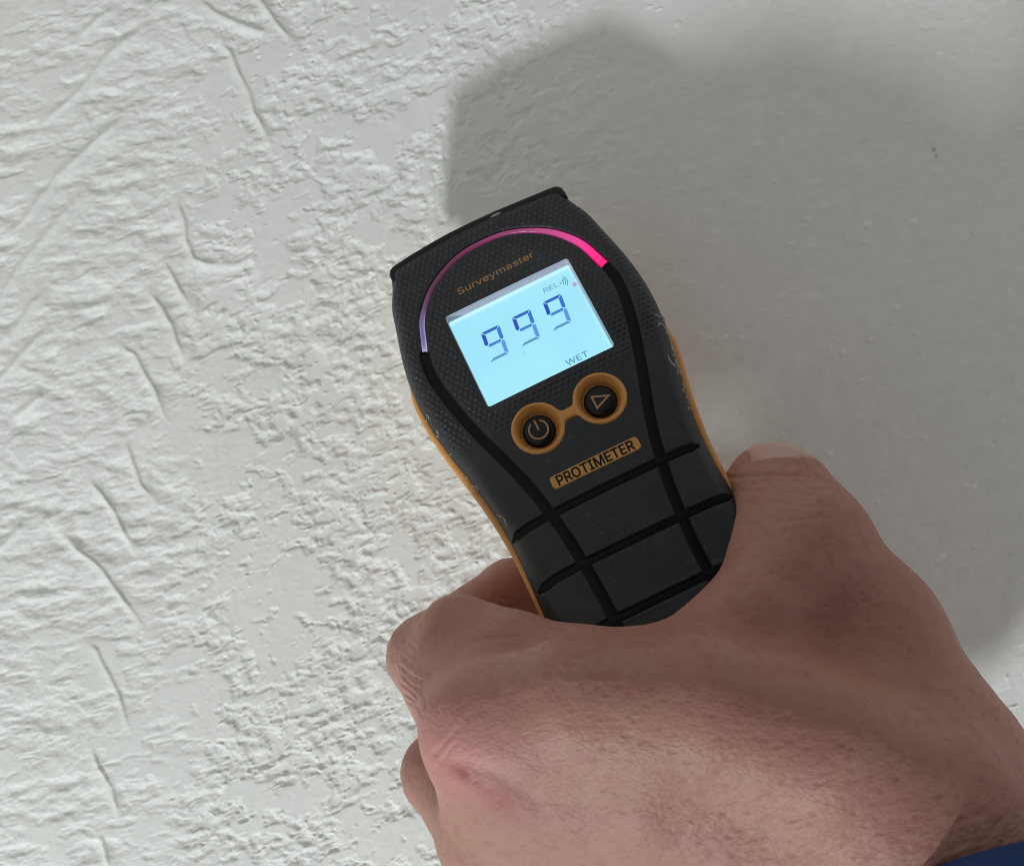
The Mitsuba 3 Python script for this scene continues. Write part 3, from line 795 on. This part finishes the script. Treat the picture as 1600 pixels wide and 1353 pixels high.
def refine(v, f, pick):
    """Splits the picked faces 1:4 (neighbours 1:2 or 1:3 so that no gaps open)."""
    e = np.sort(np.vstack([f[:, [0, 1]], f[:, [1, 2]], f[:, [2, 0]]]), 1)
    key, inv = np.unique(e, axis=0, return_inverse=True)
    inv = inv.reshape(3, -1).T
    split = np.zeros(len(key), bool)
    split[inv[pick].ravel()] = True
    new = np.full(len(key), -1)
    new[split] = len(v) + np.arange(split.sum())
    v = np.vstack([v, v[key[split]].mean(1)])
    m_ = new[inv]
    n_ = (m_ >= 0).sum(1)
    out_ = [f[n_ == 0]]
    g, q_ = f[n_ == 3], m_[n_ == 3]
    out_ += [np.stack([g[:, 0], q_[:, 0], q_[:, 2]], 1), np.stack([q_[:, 0], g[:, 1], q_[:, 1]], 1), np.stack([q_[:, 2], q_[:, 1], g[:, 2]], 1), q_]
    for a in range(3):
        b, c_ = (a + 1) % 3, (a + 2) % 3
        s_ = (n_ == 1) & (m_[:, a] >= 0)
        out_ += [np.stack([f[s_, a], m_[s_, a], f[s_, c_]], 1), np.stack([m_[s_, a], f[s_, b], f[s_, c_]], 1)]
        s_ = (n_ == 2) & (m_[:, a] < 0)
        out_ += [np.stack([m_[s_, b], f[s_, c_], m_[s_, c_]], 1), np.stack([f[s_, a], f[s_, b], m_[s_, b]], 1), np.stack([f[s_, a], m_[s_, b], m_[s_, c_]], 1)]
    return v, np.vstack(out_)


def front(v, f, lim=0.0):
    c_ = v[f].mean(1)
    n_ = np.cross(v[f[:, 1]] - v[f[:, 0]], v[f[:, 2]] - v[f[:, 0]])
    n_ /= np.linalg.norm(n_, axis=1, keepdims=True) + 1e-12
    to = np.array([0, 320.0, 0]) - c_
    to /= np.linalg.norm(to, axis=1, keepdims=True)
    return (np.abs((n_ * to).sum(1)) > lim) & (c_[:, 2] > -102) & (c_[:, 0] < 108) & (c_[:, 1] > 52)


hf = hf[:, ::-1] if trimesh.Trimesh(hv, hf, process=False).volume < 0 else hf
for _ in range(2):
    hv, hf = refine(hv, hf, front(hv, hf))
hm = trimesh.Trimesh(hv, hf, process=False)
hn = np.array(hm.vertex_normals)
FOLDS = [  # creases in mm (x, z of the skin), depth, half-width
    ([(50.4, -11.0), (56.5, -9.6), (60.7, -9.4), (67.6, -10.0)], 0.35, 0.35),
    ([(53.7, -8.4), (56.2, -6.4), (60.3, -4.8), (64.4, -4.8), (67.6, -5.9)], 0.50, 0.40),
    ([(66.5, -5.8), (67.9, -9.1), (70.5, -10.9)], 0.25, 0.35),
    ([(49.5, -13.9), (55.2, -13.2), (60.8, -13.5), (67.9, -12.5)], 0.14, 0.35),
    ([(51.9, -15.9), (58.9, -15.4), (64.8, -16.2), (70.1, -15.4)], 0.14, 0.35),
    ([(61.7, -12.0), (64.8, -13.8), (68.7, -13.4)], 0.20, 0.35),
    ([(63.8, -11.0), (67.3, -12.8), (71.8, -12.4)], 0.20, 0.35),
    ([(53.5, -18.6), (59.8, -19.3), (68.1, -18.0)], 0.12, 0.40),
    ([(-25.2, -51.2), (-22.5, -51.7), (-18.7, -51.2), (-16.5, -50.9)], 0.30, 0.35),
    ([(-25.5, -53.3), (-21.7, -53.6), (-18.0, -53.0)], 0.30, 0.35),
    ([(-25.0, -54.5), (-22.0, -55.0), (-19.0, -54.4), (-16.4, -55.0)], 0.32, 0.35),
    ([(-25.3, -56.5), (-22.3, -55.9), (-19.6, -56.2)], 0.25, 0.35),
    ([(-24.4, -58.2), (-21.6, -57.3), (-17.9, -56.8)], 0.25, 0.30),
    ([(-23.6, -59.8), (-21.2, -58.1), (-19.2, -57.5)], 0.20, 0.30),
    ([(-25.9, -48.5), (-24.0, -47.9), (-21.0, -48.5)], 0.15, 0.35),
    ([(-9.0, -45.0), (-1.4, -43.9), (7.0, -42.9), (14.6, -43.6)], 0.22, 0.60),
    ([(-5.5, -46.0), (4.1, -45.0), (13.8, -45.4)], 0.15, 0.60),
    ([(-4.3, -40.1), (-1.2, -41.9), (2.2, -42.5)], 0.20, 0.40),
    ([(-13.7, -64.5), (-8.7, -63.2), (-2.5, -65.7), (6.2, -71.9)], 0.28, 1.80),
    ([(-15.9, -63.9), (-13.7, -60.8), (-10.9, -57.6), (-9.7, -55.8)], 0.20, 0.40),
    ([(-14.4, -65.1), (-12.4, -61.6), (-10.4, -58.9)], 0.15, 0.40),
]
calm = np.clip(1 - np.exp(-((hv[:, 0] - 88) ** 2 + (hv[:, 2] + 84) ** 2) / 14.0 ** 2), 0, 1)
off = 0.7 * (meshkit.fbm(hv / 15.0, 3, 21) - 0.5) + 0.22 * calm * (meshkit.fbm(hv / 3.2, 3, 22) - 0.5)
tipd = np.linalg.norm(hv - np.array(JOINTS['thumb_tip'][-1][:3]) - [1, 4, 8], axis=1)
off *= sstep(6, 13, tipd)
xz = hv[:, [0, 2]]
wob = np.stack([meshkit.noise(hv / 1.6, 31), meshkit.noise(hv / 1.6, 32)], -1) - 0.5
for line, dep, hw in FOLDS:
    d, arc, _ = poly_dist(xz + 0.5 * wob, line)
    off -= dep * np.exp(-(d / hw) ** 2) * sstep(0, 0.15, arc) * sstep(1.0, 0.85, arc) * (hv[:, 1] > 40)
    off += (0.35 * dep if dep < 0.4 else 0.0) * np.exp(-((d - 2.2 * hw) / (1.3 * hw)) ** 2) * (hv[:, 1] > 40)
hv = hv + hn * off[:, None]
add('body', (np.stack([hv[:, 0], -hv[:, 1], hv[:, 2]], -1) * MM, hf[:, ::-1]), 'm_skin', True, PERSON)

# fine short hairs on the back of the hand
hr = np.random.default_rng(5)
fc = hf[front(hv, hf, 0.35)]
fcen = hv[fc].mean(1)
okf = (fcen[:, 0] > 8) & (fcen[:, 0] < 96) & (fcen[:, 2] < -34)
fc, fcen = fc[okf], fcen[okf]
area = np.linalg.norm(np.cross(hv[fc[:, 1]] - hv[fc[:, 0]], hv[fc[:, 2]] - hv[fc[:, 0]]), axis=1)
pick = hr.choice(len(fc), 150, p=area / area.sum())
hairs = []
for a_ in pick:
    n_ = hn[fc[a_, 0]]
    d_ = np.array([-0.86, 0.1, 0.36]) + hr.normal(0, 0.28, 3)
    d_ -= n_ * (d_ @ n_)
    d_ /= np.linalg.norm(d_)
    L_, b_ = hr.uniform(1.2, 3.6), np.cross(n_, d_)
    t = np.linspace(0, 1, 6)[:, None]
    mid = fcen[a_] + n_ * (0.02 + 0.30 * np.sin(t * 1.7)) + d_ * L_ * t + b_ * hr.normal(0, 0.35) * t ** 2
    w_ = 0.035 * (1 - 0.75 * t)
    ring_ = [mid + w_ * (np.cos(k_) * n_ + np.sin(k_) * b_) for k_ in (0, 2.094, 4.189)]
    v_ = np.stack(ring_, 1).reshape(-1, 3)
    f_ = np.array([[3 * i_ + k_, 3 * i_ + (k_ + 1) % 3, 3 * i_ + 3 + (k_ + 1) % 3, 3 * i_ + 3 + k_] for i_ in range(5) for k_ in range(3)])
    hairs.append(trimesh.Trimesh(np.stack([v_[:, 0], -v_[:, 1], v_[:, 2]], -1) * MM, tri(f_), process=False))
HAIR = add('hair', trimesh.util.concatenate(hairs), 'm_hair', True, PERSON)
labels[HAIR] = {'label': 'sparse fine hairs on the back of the hand', 'kind': 'stuff'}

# thumb nail, a curved plate on the tip
tip = np.array(JOINTS['thumb_tip'][-1])
lam, phi = np.meshgrid(np.radians(np.linspace(-40, 48, 40)), np.radians(np.linspace(31, 118, 40)))
edge_ = np.maximum(np.abs(np.linspace(-1, 1, 40))[None, :] ** 4, np.clip(1 - np.linspace(0, 1, 40)[:, None] / 0.10, 0, 1) ** 2)
phi = phi + np.radians(16) * np.linspace(-1, 1, 40)[None, :] ** 2 * (1 - np.linspace(0, 1, 40)[:, None])
nrm_ = np.stack([np.sin(lam), np.cos(lam) * np.cos(phi), np.cos(lam) * np.sin(phi)], -1).reshape(-1, 3)
loc = hv - tip[:3]
rl = np.linalg.norm(loc, axis=1)
close = (rl < 19) & (rl > 5)
_, near_ = cKDTree(loc[close] / rl[close][:, None]).query(nrm_, k=12)
surf = np.sort(rl[close][near_], axis=1)[:, 2:10].mean(1).reshape(lam.shape)
for _ in range(6):
    surf[1:-1, 1:-1] = 0.2 * (surf[1:-1, 1:-1] + surf[:-2, 1:-1] + surf[2:, 1:-1] + surf[1:-1, :-2] + surf[1:-1, 2:])
rad = surf + 0.45 - 1.1 * edge_
nx = np.sin(lam)
ny, nz = np.cos(lam) * np.cos(phi), np.cos(lam) * np.sin(phi)
nail = np.stack([tip[0] + rad * nx, -(tip[1] + rad * ny), tip[2] + rad * nz], -1).reshape(-1, 3) * MM
add('thumb_nail', (nail, tri(grid_faces(40, 40))), 'm_nail', True, PERSON)

# navy sleeve round the forearm
A, Bx = np.array(SLEEVE[0]), np.array(SLEEVE[1])
axis = (Bx[:3] - A[:3]) / np.linalg.norm(Bx[:3] - A[:3])
s1 = np.cross(axis, [0, 1, 0])
s1 /= np.linalg.norm(s1)
s2 = np.cross(axis, s1)
L_ = np.linalg.norm(Bx[:3] - A[:3])
tl = np.concatenate([[4.0, 1.0, 0.0, 0.0, 0.6, 1.5], np.linspace(2.5, L_, 90)])
dr_ = np.concatenate([[-3.0, -2.6, -1.8, -0.7, 0.0, 0.3], np.full(90, 0.3)])
an = np.linspace(0, 2 * np.pi, 160, endpoint=False)
TL, AN = np.meshgrid(tl, an, indexing='ij')
base = A[3] + (Bx[3] - A[3]) * TL / L_ + dr_[:, None]
cs, sn = np.cos(AN), np.sin(AN)
fold = 2.6 * (meshkit.fbm(np.stack([cs * 1.6, sn * 1.6, TL / 16], -1), 3, 41) - 0.5) * sstep(4, 20, TL)
hem = -0.45 * np.exp(-((TL - 14) / 0.7) ** 2) + 0.25 * np.sin(AN * 34) * np.exp(-((TL - 12) / 2.0) ** 2) * 0.4
R_ = base + fold + hem + 0.9 * np.sin(3 * AN + 0.6) + 0.6 * np.sin(2 * AN)
sv2 = A[:3] + TL[..., None] * axis + R_[..., None] * (cs[..., None] * s1 + sn[..., None] * s2)
nl_ = len(an)
i_ = np.arange(len(tl) - 1)[:, None] * nl_ + np.arange(nl_)[None]
j_ = np.arange(len(tl) - 1)[:, None] * nl_ + (np.arange(nl_)[None] + 1) % nl_
sq = np.stack([i_, j_, j_ + nl_, i_ + nl_], -1).reshape(-1, 4)
sl = sv2.reshape(-1, 3)
SLV = add('sleeve', (np.stack([sl[:, 0], -sl[:, 1], sl[:, 2]], -1) * MM, tri(sq)), 'm_sleeve', True, PERSON)
labels[SLV] = {'label': 'navy blue sleeve cuff'}

# the rest of the same person stands behind the camera: shirt and upper arm, which keep the room's light off
ta = np.linspace(0, 2 * np.pi, 96, endpoint=False)
tz = np.array([-0.42, -0.40, -0.30, -0.15, 0.0, 0.14, 0.25, 0.32, 0.36, 0.385, 0.39])
tw = np.array([0.02, 0.17, 0.185, 0.195, 0.21, 0.225, 0.22, 0.19, 0.12, 0.07, 0.01])
td = np.array([0.02, 0.12, 0.125, 0.13, 0.135, 0.135, 0.12, 0.10, 0.08, 0.065, 0.01])
zz_ = np.linspace(-0.42, 0.39, 90)
ww, dd = np.interp(zz_, tz, tw), np.interp(zz_, tz, td)
ct, st = np.cos(ta), np.sin(ta)
px_ = 0.14 + ww[:, None] * np.sign(ct) * np.abs(ct) ** 0.85
py_ = -0.56 + dd[:, None] * np.sign(st) * np.abs(st) ** 0.85
pz_ = 0.06 + np.repeat(zz_[:, None], 96, 1)
crease = 0.010 * (meshkit.fbm(np.stack([px_ * 14, py_ * 14, pz_ * 9], -1), 3, 51) - 0.5)
tv = np.stack([px_ + crease * ct, py_ + crease * st, pz_], -1).reshape(-1, 3)
i_ = np.arange(89)[:, None] * 96 + np.arange(96)[None]
j_ = np.arange(89)[:, None] * 96 + (np.arange(96)[None] + 1) % 96
torso = trimesh.Trimesh(tv, tri(np.stack([i_, j_, j_ + 96, i_ + 96], -1).reshape(-1, 4)), process=False)
end = np.array([Bx[0], -Bx[1], Bx[2]]) * MM
jn = [(end, 0.042), (np.array([0.046, -0.30, -0.320]), 0.049), (np.array([0.34, -0.50, -0.30]), 0.09)]
arm = [m3.Manifold.sphere(r_, 32).translate([float(c_) for c_ in p_]) for p_, r_ in jn]
arm = m3.Manifold.batch_boolean([m3.Manifold.batch_hull([a_, b_]) for a_, b_ in zip(arm[:-1], arm[1:])], m3.OpType.Add)
av, af, _ = meshkit.arrays(arm)
add('shirt', trimesh.util.concatenate([torso, trimesh.Trimesh(av, af, process=False)]), 'm_sleeve', 40, PERSON)

# HAND_END
